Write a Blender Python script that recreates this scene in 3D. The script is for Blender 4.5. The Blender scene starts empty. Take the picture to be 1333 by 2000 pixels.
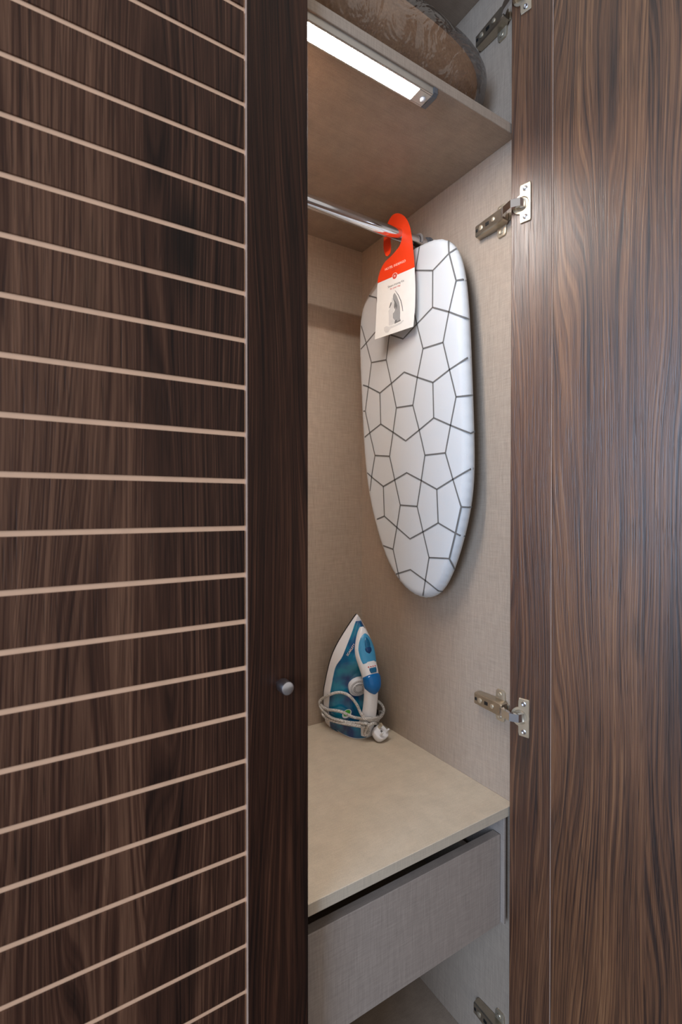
import bpy, bmesh, math, random
from mathutils import Vector, Matrix
from mathutils.geometry import tessellate_polygon

random.seed(7)
SC = bpy.context.scene
COL = SC.collection
ZC = 1.25                      # camera height; heights below are written relative to the lens
PI = math.pi

# ------------------------------------------------------------------ camera
F_PX, YAW, PITCH = 970.0, 0.5664, -0.0083
cam_d = bpy.data.cameras.new('camera')
cam = bpy.data.objects.new('camera', cam_d)
COL.objects.link(cam)
cam.location = (0, 0, ZC)
cam.rotation_euler = (PI / 2 + PITCH, 0, -YAW)
cam_d.sensor_fit = 'VERTICAL'
cam_d.sensor_height = 36.0
cam_d.lens = F_PX * 36.0 / 2000.0
cam_d.shift_y = -1.0 / 2000.0
cam_d.clip_start = 0.02
cam_d.dof.use_dof = True
cam_d.dof.focus_distance = 1.12
cam_d.dof.aperture_fstop = 6.0
SC.camera = cam

# ------------------------------------------------------------------ world, lights, exposure
w = bpy.data.worlds.new('world')
SC.world = w
w.use_nodes = True
w.node_tree.nodes['Background'].inputs[0].default_value = (1.0, 0.93, 0.88, 1)
w.node_tree.nodes['Background'].inputs[1].default_value = 0.42

def area(name, loc, target, size, size_y, power, color):
    d = bpy.data.lights.new(name, 'AREA')
    d.shape = 'RECTANGLE'
    d.size, d.size_y, d.energy, d.color = size, size_y, power, color
    o = bpy.data.objects.new(name, d)
    COL.objects.link(o)
    o.location = loc
    o.rotation_euler = (Vector(target) - Vector(loc)).to_track_quat('-Z', 'Y').to_euler()
    return o

area('window_daylight', (-3.0, -1.1, 1.75), (0.7, 0.5, 1.2), 1.6, 1.9, 92, (0.50, 0.70, 1.0))
LED_STRENGTH = 84.0
SC.view_settings.view_transform = 'Standard'
SC.view_settings.look = 'None'
SC.view_settings.gamma = 1.0
SC.view_settings.use_curve_mapping = False
SC.view_settings.exposure = 0.45

# ------------------------------------------------------------------ helpers
def ray(u, v):
    """direction through a point of the 1333x2000 photograph, used to survey the place"""
    a = (u - 666.5) / F_PX
    b = -(v - 999.0) / F_PX
    d = math.cos(PITCH) - b * math.sin(PITCH)
    z = math.sin(PITCH) + b * math.cos(PITCH)
    return Vector((a * math.cos(YAW) + d * math.sin(YAW), -a * math.sin(YAW) + d * math.cos(YAW), z))

def onx(u, v, x):
    r = ray(u, v); return r * (x / r.x)

def onplane(u, v, P, n):
    r = ray(u, v); return r * (P.dot(n) / r.dot(n))

def lin(c):
    """sRGB 0-255 -> linear"""
    o = []
    for k in c:
        k /= 255.0
        o.append(k / 12.92 if k <= 0.04045 else ((k + 0.055) / 1.055) ** 2.4)
    return tuple(o) + (1.0,)

class MB:
    def __init__(s):
        s.v = []; s.f = []; s.m = []
    def add(s, v, f, mi=0):
        o = len(s.v)
        s.v += [tuple(p) for p in v]
        s.f += [tuple(i + o for i in q) for q in f]
        s.m += [mi] * len(f)
        return s
    def bm(s, b, mi=0):
        b.verts.ensure_lookup_table(); b.verts.index_update()
        s.add([p.co.copy() for p in b.verts], [[q.index for q in f.verts] for f in b.faces], mi)
        b.free()
        return s
    def box(s, lo, hi, bev=0.0, seg=2, M=None, mi=0):
        b = bmesh.new()
        bmesh.ops.create_cube(b, size=1.0)
        for p in b.verts:
            p.co = Vector([(lo[i] + hi[i]) / 2 + p.co[i] * (hi[i] - lo[i]) for i in range(3)])
        if bev > 0:
            bmesh.ops.bevel(b, geom=b.edges[:], offset=bev, segments=seg, profile=0.5, affect='EDGES')
        if M is not None:
            bmesh.ops.transform(b, matrix=M, verts=b.verts[:])
        return s.bm(b, mi)
    def tube(s, pts, r, n=10, closed=False, cap=True, mi=0):
        pts = [Vector(p) for p in pts]
        N = len(pts)
        rs = r if isinstance(r, (list, tuple)) else [r] * N
        V = []; Fc = []
        t0 = (pts[1] - pts[0]).normalized()
        up = Vector((0, 0, 1)) if abs(t0.z) < 0.9 else Vector((1, 0, 0))
        nrm = t0.cross(up).normalized()
        for i in range(N):
            if closed:
                t = (pts[(i + 1) % N] - pts[i - 1]).normalized()
            else:
                t = (pts[min(i + 1, N - 1)] - pts[max(i - 1, 0)]).normalized()
            nrm = (nrm - t * nrm.dot(t)).normalized()
            bn = t.cross(nrm)
            for k in range(n):
                a = 2 * PI * k / n
                V.append(pts[i] + (nrm * math.cos(a) + bn * math.sin(a)) * rs[i])
        for i in range(N if closed else N - 1):
            j = (i + 1) % N
            for k in range(n):
                l = (k + 1) % n
                Fc.append((i * n + k, i * n + l, j * n + l, j * n + k))
        if cap and not closed:
            Fc.append(tuple(range(n - 1, -1, -1)))
            Fc.append(tuple((N - 1) * n + k for k in range(n)))
        return s.add(V, Fc, mi)
    def lathe(s, prof, O, axis, n=24, mi=0):
        """prof: (radius, along axis)"""
        axis = Vector(axis).normalized(); O = Vector(O)
        e1 = axis.orthogonal().normalized(); e2 = axis.cross(e1)
        V = []; Fc = []
        for (r, h) in prof:
            for k in range(n):
                a = 2 * PI * k / n
                V.append(O + axis * h + (e1 * math.cos(a) + e2 * math.sin(a)) * max(r, 1e-5))
        for i in range(len(prof) - 1):
            for k in range(n):
                l = (k + 1) % n
                Fc.append((i * n + k, i * n + l, (i + 1) * n + l, (i + 1) * n + k))
        Fc.append(tuple(range(n - 1, -1, -1)))
        Fc.append(tuple((len(prof) - 1) * n + k for k in range(n)))
        return s.add(V, Fc, mi)
    def prism(s, poly, O, e1, e2, en, h0, h1, bev=0.0, mi=0):
        """2D polygon (any simple outline) in the frame O,e1,e2 swept along en from h0 to h1"""
        O, e1, e2, en = Vector(O), Vector(e1), Vector(e2), Vector(en)
        n = len(poly)
        tri = tessellate_polygon([[Vector((p[0], p[1], 0)) for p in poly]])
        V = [O + e1 * p[0] + e2 * p[1] + en * h0 for p in poly] + [O + e1 * p[0] + e2 * p[1] + en * h1 for p in poly]
        if bev > 0:
            b = bmesh.new()
            vs = [b.verts.new(p) for p in V]
            b.faces.new(vs[:n]); b.faces.new(vs[n:])
            for i in range(n):
                j = (i + 1) % n
                b.faces.new((vs[i], vs[j], vs[n + j], vs[n + i]))
            bmesh.ops.recalc_face_normals(b, faces=b.faces[:])
            top = [e for e in b.edges if e.verts[0] in vs[n:] and e.verts[1] in vs[n:]]
            bmesh.ops.bevel(b, geom=top, offset=bev, segments=2, profile=0.5, affect='EDGES')
            return s.bm(b, mi)
        Fc = [tuple(t) for t in tri] + [tuple(i + n for i in reversed(t)) for t in tri]
        Fc += [(i, (i + 1) % n, n + (i + 1) % n, n + i) for i in range(n)]
        return s.add(V, Fc, mi)
    def loft(s, rows, closed=False, cap=False, mi=0):
        n = len(rows[0]); V = [p for r in rows for p in r]; Fc = []
        for i in range(len(rows) - 1):
            for k in range(n if closed else n - 1):
                l = (k + 1) % n
                Fc.append((i * n + k, i * n + l, (i + 1) * n + l, (i + 1) * n + k))
        if cap:
            Fc.append(tuple(range(n - 1, -1, -1)))
            Fc.append(tuple((len(rows) - 1) * n + k for k in range(n)))
        return s.add(V, Fc, mi)
    def build(s, name, mat, parent=None, smooth=False, M=None, angle=None):
        me = bpy.data.meshes.new(name)
        me.from_pydata([tuple(p) for p in s.v], [], s.f)
        mats = mat if isinstance(mat, (list, tuple)) else [mat]
        for k in mats:
            me.materials.append(k)
        for p, mi in zip(me.polygons, s.m):
            p.material_index = mi
        b = bmesh.new(); b.from_mesh(me)
        bmesh.ops.recalc_face_normals(b, faces=b.faces[:])
        if smooth:
            ang = math.radians(angle if angle else 40)
            for f in b.faces:
                f.smooth = True
            for e in b.edges:
                if len(e.link_faces) == 2 and e.calc_face_angle(0) > ang:
                    e.smooth = False
        b.to_mesh(me); b.free()
        o = bpy.data.objects.new(name, me)
        COL.objects.link(o)
        if parent is not None:
            o.parent = parent
        if M is not None:
            o.matrix_local = M
        return o

def empty(name, loc=(0, 0, 0), rz=0.0, parent=None):
    o = bpy.data.objects.new(name, None)
    o.empty_display_size = 0.1
    COL.objects.link(o)
    o.location = loc
    o.rotation_euler = (0, 0, rz)
    if parent is not None:
        o.parent = parent
    return o

def tag(o, label, cat=None, group=None, kind=None):
    if label: o['label'] = label
    if cat: o['category'] = cat
    if group: o['group'] = group
    if kind: o['kind'] = kind
    return o

# ------------------------------------------------------------------ materials
class NT:
    def __init__(s, name):
        s.m = bpy.data.materials.new(name)
        s.m.use_nodes = True
        s.t = s.m.node_tree
        s.n = s.t.nodes
        s.b = s.n['Principled BSDF']
    def new(s, typ, **kw):
        nd = s.n.new(typ)
        for k, v in kw.items():
            setattr(nd, k, v)
        return nd
    def put(s, sock, val):
        if isinstance(val, bpy.types.NodeSocket):
            s.t.links.new(val, sock)
        elif val is not None:
            sock.default_value = val
    def math(s, op, a, b=None, c=None, clamp=False):
        nd = s.new('ShaderNodeMath', operation=op, use_clamp=clamp)
        s.put(nd.inputs[0], a)
        if b is not None: s.put(nd.inputs[1], b)
        if c is not None: s.put(nd.inputs[2], c)
        return nd.outputs[0]
    def vec(s, x, y, z):
        nd = s.new('ShaderNodeCombineXYZ')
        for i, k in enumerate((x, y, z)): s.put(nd.inputs[i], k)
        return nd.outputs[0]
    def sep(s, v):
        nd = s.new('ShaderNodeSeparateXYZ'); s.put(nd.inputs[0], v)
        return nd.outputs
    def noise(s, v, scale=1.0, detail=2.0, rough=0.5, dist=0.0):
        nd = s.new('ShaderNodeTexNoise')
        s.put(nd.inputs['Vector'], v)
        nd.inputs['Scale'].default_value = scale
        nd.inputs['Detail'].default_value = detail
        nd.inputs['Roughness'].default_value = rough
        nd.inputs['Distortion'].default_value = dist
        return nd.outputs['Fac']
    def ramp(s, fac, stops, mode='LINEAR'):
        nd = s.new('ShaderNodeValToRGB')
        nd.color_ramp.interpolation = mode
        e = nd.color_ramp.elements
        while len(e) < len(stops): e.new(0.5)
        for k, (p, c) in zip(e, stops):
            k.position = p; k.color = c
        s.put(nd.inputs[0], fac)
        return nd.outputs[0]
    def mix(s, fac, a, b, blend='MIX'):
        nd = s.new('ShaderNodeMix', data_type='RGBA', blend_type=blend)
        s.put(nd.inputs['Factor'], fac); s.put(nd.inputs['A'], a); s.put(nd.inputs['B'], b)
        return nd.outputs['Result']
    def rng(s, v, a, b, c, d):
        nd = s.new('ShaderNodeMapRange')
        s.put(nd.inputs[0], v)
        for i, k in enumerate((a, b, c, d)): nd.inputs[i + 1].default_value = k
        return nd.outputs[0]
    def bump(s, h, strength, dist):
        nd = s.new('ShaderNodeBump')
        s.put(nd.inputs['Height'], h)
        nd.inputs['Strength'].default_value = strength
        nd.inputs['Distance'].default_value = dist
        s.t.links.new(nd.outputs[0], s.b.inputs['Normal'])
    def coord(s, ref=None):
        nd = s.new('ShaderNodeTexCoord')
        if ref is not None: nd.object = ref
        return nd.outputs['Object']
    def set(s, **kw):
        for k, v in kw.items():
            s.put(s.b.inputs[k.replace('_', ' ')], v)
        return s.m

def plain(name, rgb, rough=0.5, metal=0.0, spec=0.5, var=0.06, coat=0.0, scale=60):
    """simple procedural surface: a base colour with a slight mottle"""
    t = NT(name)
    n = t.noise(t.coord(), scale, 3)
    c = lin(rgb)
    a = tuple(k * (1 - var) for k in c[:3]) + (1,)
    b = tuple(min(1, k * (1 + var)) for k in c[:3]) + (1,)
    return t.set(Base_Color=t.ramp(n, [(0.3, a), (0.7, b)]), Roughness=t.rng(n, 0.3, 0.7, rough * 0.92, min(1, rough * 1.08)),
                 Metallic=metal, Specular_IOR_Level=spec, Coat_Weight=coat)

def walnut(name, ref, seed, dark, mid, light, rough=0.42, board=0.125, off=0.0, spec=0.5):
    t = NT(name)
    x, y, z = t.sep(t.coord(ref))
    bd = t.math('FLOOR', t.math('DIVIDE', t.math('ADD', x, off), board))
    wn = t.new('ShaderNodeTexWhiteNoise', noise_dimensions='1D')
    t.put(wn.inputs['W'], t.math('ADD', bd, seed))
    r = wn.outputs['Value']
    cx = t.math('ADD', x, t.math('MULTIPLY', r, 7.3))
    cz = t.math('ADD', z, t.math('MULTIPLY', r, 13.7))
    fld = t.noise(t.vec(t.math('MULTIPLY', cx, 7.5), seed * 0.37, t.math('MULTIPLY', cz, 0.8)), 1.0, 2, 0.4)
    wx_ = t.math('ADD', cx, t.math('MULTIPLY', fld, 0.18))          # growth rings: streaks that follow a warped across-grain coordinate
    ring = t.noise(t.vec(t.math('MULTIPLY', wx_, 330), 1.0, t.math('MULTIPLY', z, 2.2)), 1.0, 2.5, 0.55)
    ring2 = t.noise(t.vec(t.math('MULTIPLY', wx_, 85), 4.0, t.math('MULTIPLY', z, 0.8)), 1.0, 1, 0.5)
    fib = t.noise(t.vec(t.math('MULTIPLY', x, 800), 0.0, t.math('MULTIPLY', z, 10)), 1.0, 3, 0.6)
    por = t.noise(t.vec(t.math('MULTIPLY', x, 420), 5.0, t.math('MULTIPLY', z, 12)), 1.0, 2, 0.5)
    tone = t.noise(t.vec(t.math('MULTIPLY', cx, 15), 2.0, t.math('MULTIPLY', cz, 1.1)), 1.0, 2)
    kn = t.noise(t.vec(t.math('MULTIPLY', cx, 13), 9.0, t.math('MULTIPLY', cz, 3.2)), 1.0, 1)
    v = t.math('ADD', t.math('MULTIPLY', ring, 0.95), t.math('MULTIPLY', fib, 0.40))
    v = t.math('ADD', v, t.math('MULTIPLY', ring2, 0.26))
    v = t.math('ADD', v, t.math('MULTIPLY', tone, 0.42))
    v = t.math('ADD', v, t.math('MULTIPLY', r, 0.16))
    v = t.math('SUBTRACT', v, 0.665)
    col = t.ramp(v, [(0.20, lin(dark)), (0.43, lin(mid)), (0.70, lin(light))])
    pm = t.math('MULTIPLY', t.rng(por, 0.56, 0.70, 0.0, 0.55), 1.0, clamp=True)
    col = t.mix(pm, col, lin([k * 0.55 for k in dark]))
    km = t.math('MULTIPLY', t.rng(kn, 0.66, 0.78, 0.0, 0.8), 1.0, clamp=True)
    col = t.mix(km, col, lin([k * 0.5 for k in dark]))
    h = t.math('ADD', t.math('MULTIPLY', ring, 1.2), t.math('SUBTRACT', t.math('MULTIPLY', fib, 0.7), pm))
    t.bump(h, 0.5, 0.0006)
    return t.set(Base_Color=col, Roughness=t.rng(fib, 0.3, 0.7, rough - 0.06, rough + 0.08), Specular_IOR_Level=spec)

def linen(name, rgb, rough=0.5, amount=1.0):
    """laminate printed with a woven linen look; threads run on all three axes so every face shows two of them"""
    t = NT(name)
    x, y, z = t.sep(t.coord())
    def thread(a, b, c, sd):
        return t.noise(t.vec(t.math('ADD', t.math('MULTIPLY', a, 900), sd), t.math('MULTIPLY', b, 900), t.math('MULTIPLY', c, 28)), 1.0, 2, 0.6)
    n1 = thread(x, y, z, 0.0)
    n2 = t.noise(t.vec(t.math('MULTIPLY', x, 28), t.math('MULTIPLY', y, 28), t.math('MULTIPLY', z, 900)), 1.0, 2, 0.6)
    n3 = t.noise(t.vec(t.math('MULTIPLY', x, 28), t.math('MULTIPLY', y, 700), t.math('MULTIPLY', z, 900)), 1.0, 2, 0.6)
    blot = t.noise(t.vec(x, y, z), 7.0, 3)
    v = t.math('ADD', t.math('ADD', t.math('MULTIPLY', n1, 0.42), t.math('MULTIPLY', n2, 0.26)), t.math('MULTIPLY', n3, 0.22))
    v = t.math('ADD', v, t.math('MULTIPLY', blot, 0.04))
    c = lin(rgb)
    d = 0.34 * amount
    a = tuple(k * (1 - d) for k in c[:3]) + (1,)
    b = tuple(min(1, k * (1 + d)) for k in c[:3]) + (1,)
    t.bump(v, 0.25, 0.0003)
    return t.set(Base_Color=t.ramp(v, [(0.28, a), (0.72, b)]), Roughness=rough)

M = {}
M['linen'] = linen('linen_laminate', (171, 153, 136), 0.48)
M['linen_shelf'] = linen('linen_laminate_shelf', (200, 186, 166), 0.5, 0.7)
M['linen_front'] = linen('linen_laminate_front', (162, 149, 139), 0.36)
M['mdf'] = plain('bare_groove_wood', (226, 182, 148), 0.6, var=0.05)
M['strip'] = plain('pale_edge_strip', (190, 165, 150), 0.4)
M['chrome'] = plain('polished_chrome', (225, 225, 228), 0.10, 1.0, var=0.02)
M['nickel'] = plain('nickel_plated_steel', (205, 192, 170), 0.42, 0.8, var=0.05)
M['nickel_dark'] = plain('worn_nickel', (182, 170, 152), 0.32, 0.9, var=0.08)
M['brushed'] = plain('satin_steel', (200, 200, 205), 0.3, 1.0, var=0.05)
M['black'] = plain('black_gap', (12, 12, 13), 0.6)
M['grey_pl'] = plain('grey_plastic', (92, 94, 98), 0.35)
M['alu'] = plain('anodised_aluminium', (190, 184, 174), 0.38, 0.7)
M['white_pl'] = plain('white_plastic', (225, 225, 228), 0.28, var=0.02)
M['floor'] = plain('grey_floor_carpet', (120, 112, 106), 0.9, var=0.2, scale=300)
M['wallp'] = plain('plain_wall_paint', (190, 184, 176), 0.8)

def emit(name, rgb, strength):
    t = NT(name)
    t.set(Base_Color=(1, 1, 1, 1))
    t.b.inputs['Emission Color'].default_value = rgb + (1,)
    t.b.inputs['Emission Strength'].default_value = strength
    return t.m
M['led'] = emit('led_diffuser', (1.0, 0.965, 0.92), LED_STRENGTH)

# ------------------------------------------------------------------ setting
XR, YF, YB = 0.8137, 0.642, 1.168          # right side panel, front edge of carcass, back panel
XL = -0.152
ZU, ZL, ZT, ZB = 0.7263, -0.5866, 1.070, -1.1555   # upper shelf underside, lower shelf top, top underside, bottom panel top
D = 0.62                                    # front face of the closed door
def Z(z): return z + ZC

o = MB().box((-4, -3, -0.02), (4, 1.22, 0)).build('floor', M['floor']); tag(o, None, kind='structure')
o = MB().box((-4, 1.2, 0), (4, 1.26, 2.7)).build('wall_back', M['wallp']); tag(o, None, kind='structure')

# ------------------------------------------------------------------ wardrobe
wr = empty('wardrobe', (0, 0, 0))
tag(wr, 'built-in wardrobe with dark walnut doors, right one open on a linen-look beige interior', 'wardrobe')
T = 0.018
o = MB().box((XR, YF, 0.012), (XR + T, YB + 0.008, Z(ZT) + T), 0.0006, 1).build('side_panel', M['linen'], wr)
o = MB().box((XL - T, YF, 0.012), (XL, YB + 0.008, Z(ZT) + T), 0.0006, 1).build('side_panel', M['linen'], wr)
o = MB().box((XL, YB, 0.06), (XR, YB + 0.008, Z(ZT))).build('back_panel', M['linen'], wr)
o = MB().box((XL, YF, Z(ZT)), (XR, YB, Z(ZT) + T), 0.0006, 1).build('top_panel', M['linen'], wr)
o = MB().box((XL, YF, Z(ZB) - T), (XR, YB, Z(ZB)), 0.0006, 1).build('bottom_panel', M['linen'], wr)
o = MB().box((XL, YF + 0.03, 0.0), (XR, YF + 0.048, Z(ZB) - T)).build('plinth', M['linen'], wr)
o = MB().box((XL, YF - 0.001, Z(ZU)), (XR, YB, Z(ZU) + 0.019), 0.0008, 1).build('shelf', M['linen'], wr)
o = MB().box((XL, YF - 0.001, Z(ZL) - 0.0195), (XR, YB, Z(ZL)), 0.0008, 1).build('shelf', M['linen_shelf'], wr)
# drawer box and its spacer panels
SPX = 0.7925
o = MB().box((SPX, 0.6476, Z(-0.823)), (SPX + 0.006, YB - 0.03, Z(ZL) - 0.0195), 0.0008, 1).build('drawer_spacer', M['linen_front'], wr)
o = MB().box((XL + 0.015, 0.6476, Z(-0.823)), (XL + 0.021, YB - 0.03, Z(ZL) - 0.0195), 0.0008, 1).build('drawer_spacer', M['linen_front'], wr)
dr = MB().box((XL + 0.023, 0.656, Z(-0.825)), (SPX - 0.0015, 0.674, Z(-0.6475)), 0.0008, 1).build('drawer', M['linen_front'], wr)
dr['label'] = 'beige drawer front with a finger gap above it'
b = MB()
b.box((XL + 0.04, 0.674, Z(-0.81)), (XL + 0.054, 1.10, Z(-0.70)))
b.box((SPX - 0.032, 0.674, Z(-0.81)), (SPX - 0.018, 1.10, Z(-0.70)))
b.box((XL + 0.054, 1.086, Z(-0.81)), (SPX - 0.032, 1.10, Z(-0.70)))
b.box((XL + 0.054, 0.674, Z(-0.81)), (SPX - 0.032, 1.086, Z(-0.80)))
b.build('drawer_box', M['linen'], dr)

# ---- closed left door: pale core with grooves, walnut slats, stiles, knob
XD0, XD1 = -0.1685, 0.3388
XS = 0.2486                                 # inner edge of the right stile
dl = MB().box((XD0 + 0.001, D + 0.0036, 0.03), (XD1 - 0.001, D + 0.0205, Z(ZT) + T), 0.0005, 1).build('door', M['mdf'], wr)
dl['label'] = 'closed door with walnut bands between pale horizontal grooves'
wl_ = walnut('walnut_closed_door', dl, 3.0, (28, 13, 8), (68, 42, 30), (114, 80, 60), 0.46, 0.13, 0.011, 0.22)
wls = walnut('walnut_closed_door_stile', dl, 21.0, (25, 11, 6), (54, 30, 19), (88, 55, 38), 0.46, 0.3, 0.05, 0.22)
MB().box((XS, D, 0.03), (XD1, D + 0.0036, Z(ZT) + T), 0.0009, 2).build('stile', wls, dl)
MB().box((XD0, D, 0.03), (XD0 + 0.09, D + 0.0036, Z(ZT) + T), 0.0009, 2).build('stile', wls, dl)
MB().box((XS - 0.0022, D + 0.0004, 0.03), (XS - 0.0006, D + 0.0036, Z(ZT) + T)).build('edge_strip', M['strip'], dl)
MB().box((XD1 - 0.001, D + 0.0036, 0.03), (XD1, D + 0.0205, Z(ZT) + T)).build('edge_band', wls, dl)
S0, DS, GW = 0.4670, 0.0618, 0.0064         # one groove's height, pitch, width
sh = DS - GW
smb = MB().box((XD0 + 0.0905, D + 0.0012, -sh / 2), (XS - 0.0042, D + 0.0036, sh / 2), 0.0007, 2)
first = None
for k in range(-9, 27):
    zc = S0 - DS * (k + 0.5)
    if zc - sh / 2 < 0.03 - ZC or zc + sh / 2 > ZT + T: continue
    if first is None:
        first = smb.build('slat', wl_, dl); s_ = first
    else:
        s_ = first.copy(); COL.objects.link(s_); s_.parent = dl
    s_.location = (0, 0, Z(zc))
kb = MB().lathe([(0.0055, 0.0), (0.0062, 0.001), (0.0062, 0.003), (0.0085, 0.005), (0.0092, 0.0065), (0.0092, 0.0215), (0.0086, 0.0232), (0.0070, 0.0240)],
                (0.2955, D, Z(-0.2425)), (0, -1, 0), 28).build('knob', M['brushed'], dl, True, angle=35)
kb['label'] = 'small cylindrical satin steel knob'

# ---- open right door, seen from inside
ANG = math.radians(-13.5)
E0 = Vector((0.795, 0.637, 0))
DX = Vector((-math.sin(ANG), -math.cos(ANG), 0))      # along the leaf, away from the hinges
DN = Vector((DX.y, -DX.x, 0))                         # inner face normal
MR = Matrix.Translation(E0) @ Matrix.Rotation(math.atan2(DX.y, DX.x), 4, 'Z')
ST = 0.0778
LW = 0.49
drr = MB().box((0.001, 0.005, 0.03), (LW - 0.001, 0.0205, Z(ZT) + T), 0.0005, 1).build('door', M['mdf'], wr, M=MR)
drr['label'] = 'open door showing its plain walnut inner face'
wr_ = walnut('walnut_open_door', drr, 11.0, (44, 22, 11), (108, 69, 42), (156, 111, 73), 0.40, 0.30, 0.07, 0.9)
wrs = walnut('walnut_open_door_stile', drr, 32.0, (34, 15, 8), (84, 51, 31), (128, 87, 58), 0.40, 0.5, 0.1, 0.9)
MB().box((0, 0, 0.03), (ST, 0.005, Z(ZT) + T), 0.0009, 2).build('stile', wrs, drr)
MB().box((LW - 0.09, 0, 0.03), (LW, 0.005, Z(ZT) + T), 0.0009, 2).build('stile', wrs, drr)
MB().box((ST + 0.0014, 0.0008, 0.03), (LW - 0.0912, 0.005, Z(ZT) + T), 0.0009, 2).build('panel', wr_, drr)
MB().box((ST + 0.0002, 0.0005, 0.03), (ST + 0.0012, 0.005, Z(ZT) + T)).build('edge_strip', M['strip'], drr)
MB().box((0, 0.005, 0.03), (0.001, 0.0205, Z(ZT) + T)).build('edge_band', wrs, drr)
MB().box((0.0, 0.0205, 0.03), (LW, 0.0225, Z(ZT) + T), 0.0005, 1).build('outer_face', wrs, drr)

# ---- hinges: arm on a cross plate on the side panel, cup let into the open door
def hinge(z):
    zz = Z(z)
    wx = XR
    # arm (channel), tapering towards the back
    b = MB()
    rows = []
    for (y, hw, x0, x1) in ((0.7300, 0.0108, 0.002, 0.0150), (0.7288, 0.0122, 0.001, 0.0175), (0.700, 0.0130, 0.001, 0.0198), (0.672, 0.0134, 0.001, 0.0222), (0.660, 0.0130, 0.003, 0.0236), (0.6535, 0.0106, 0.007, 0.0240)):
        c = 0.0022
        rows.append([Vector((wx - x0, y, zz - hw)), Vector((wx - x1 + c, y, zz - hw)), Vector((wx - x1, y, zz - hw + c)),
                     Vector((wx - x1, y, zz + hw - c)), Vector((wx - x1 + c, y, zz + hw)), Vector((wx - x0, y, zz + hw))])
    b.loft(rows, True, True)
    hg = b.build('hinge', M['nickel_dark'], wr, True, angle=25)
    # slots and adjusting screws on the arm
    MB().box((wx - 0.0210, 0.690, zz - 0.0035), (wx - 0.0155, 0.6995, zz + 0.0035), 0.0004, 1).build('slot', M['black'], hg)
    MB().box((wx - 0.0186, 0.7215, zz - 0.0030), (wx - 0.0135, 0.7268, zz + 0.0030), 0.0004, 1).build('slot', M['black'], hg)
    for (yy, r) in ((0.7125, 0.0052), (0.6785, 0.0046)):
        sc = MB().lathe([(r, 0), (r, 0.0016), (r * 0.8, 0.0022)], (wx - 0.0186 + (yy - 0.7125) * 0.086, yy, zz), (-1, 0, 0), 16)
        sc.box((wx - 0.0210 + (yy - 0.7125) * 0.086, yy - 0.0006, zz - r * 0.7), (wx - 0.0200 + (yy - 0.7125) * 0.086, yy + 0.0006, zz + r * 0.7))
        sc.build('screw', M['nickel'], hg, True)
    # cross mounting plate with two ears
    mp = MB()
    for s in (1, -1):
        poly = [(0.6840, 0.008 * s), (0.6605, 0.008 * s), (0.6620, 0.028 * s), (0.6650, 0.0315 * s), (0.6800, 0.0315 * s), (0.6830, 0.028 * s)]
        mp.prism(poly, (wx - 0.0002, 0, zz), (0, 1, 0), (0, 0, 1), (-1, 0, 0), 0, 0.0042, 0.0008)
        mp.lathe([(0.0046, 0), (0.0046, 0.0012), (0.0038, 0.002), (0.001, 0.0012)], (wx - 0.0044, 0.6728, zz + 0.0228 * s), (-1, 0, 0), 14)
    mp.box((wx - 0.0045, 0.652, zz - 0.0075), (wx - 0.0002, 0.735, zz + 0.0075), 0.0008, 1)
    mp.build('mounting_plate', M['nickel'], hg, True, angle=25)
    # link between arm and cup
    P = lambda t, n, h: Vector((E0.x, E0.y, zz + h)) + DX * t + DN * n
    A0 = Vector((wx - 0.0165, 0.663, zz)); A1 = Vector((wx - 0.0265, 0.6465, zz)); A2 = P(0.0075, 0.0150, 0); A3 = P(0.0215, 0.0105, 0); A4 = P(0.0265, -0.001, 0)
    lk = MB(); rows = []
    chain = [A0, A1, A2, A3, A4]
    for i, p in enumerate(chain):
        tt = (chain[min(i + 1, 4)] - chain[max(i - 1, 0)]).normalized()
        nn = Vector((tt.y, -tt.x, 0)); hw = 0.0075 if i else 0.0088; th = 0.0034
        rows.append([p + nn * th + Vector((0, 0, hw)), p - nn * th + Vector((0, 0, hw)), p - nn * th - Vector((0, 0, hw)), p + nn * th - Vector((0, 0, hw))])
    lk.loft(rows, True, True)
    lk.build('link_arm', M['chrome'], hg)
    # cup flange and dish
    cf = MB()
    R_ = 0.0182; cx_ = 0.0215
    O = Vector((E0.x, E0.y, zz))
    outl = []
    for k in range(128):                      # outline by angle from the cup centre: rectangle joined with the round boss
        a = 2 * PI * k / 128; ca, sa = math.cos(a), math.sin(a)
        best = R_
        hx = 0.0178 if ca > 0 else 0.0030; hz = 0.0362
        rr = min(hx / abs(ca) if abs(ca) > 1e-6 else 9, hz / abs(sa) if abs(sa) > 1e-6 else 9)
        best = max(best, rr)
        outl.append((cx_ + best * ca, best * sa))
    W3 = lambda p, n: O + DX * p[0] + Vector((0, 0, p[1])) + DN * n
    inn = [(cx_ + 0.0005 + 0.0138 * math.cos(2 * PI * k / 128), 0.0138 * math.sin(2 * PI * k / 128)) for k in range(128)]
    i2 = [(cx_ + 0.0005 + 0.0120 * math.cos(2 * PI * k / 128), 0.0120 * math.sin(2 * PI * k / 128)) for k in range(128)]
    cf.loft([[W3(p, -0.0012) for p in outl], [W3(p, 0.0022) for p in outl], [W3((cx_ + (p[0] - cx_) * 0.97, p[1] * 0.97), 0.0030) for p in outl],
             [W3(p, 0.0030) for p in inn], [W3(p, 0.0012) for p in i2], [W3((cx_ + (p[0] - cx_) * 0.7, p[1] * 0.7), 0.0005) for p in i2],
             [W3((cx_ + (p[0] - cx_) * 0.02, p[1] * 0.02), 0.0004) for p in i2]], True)
    cf.build('cup_flange', M['nickel'], hg, True, angle=25)
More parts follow.
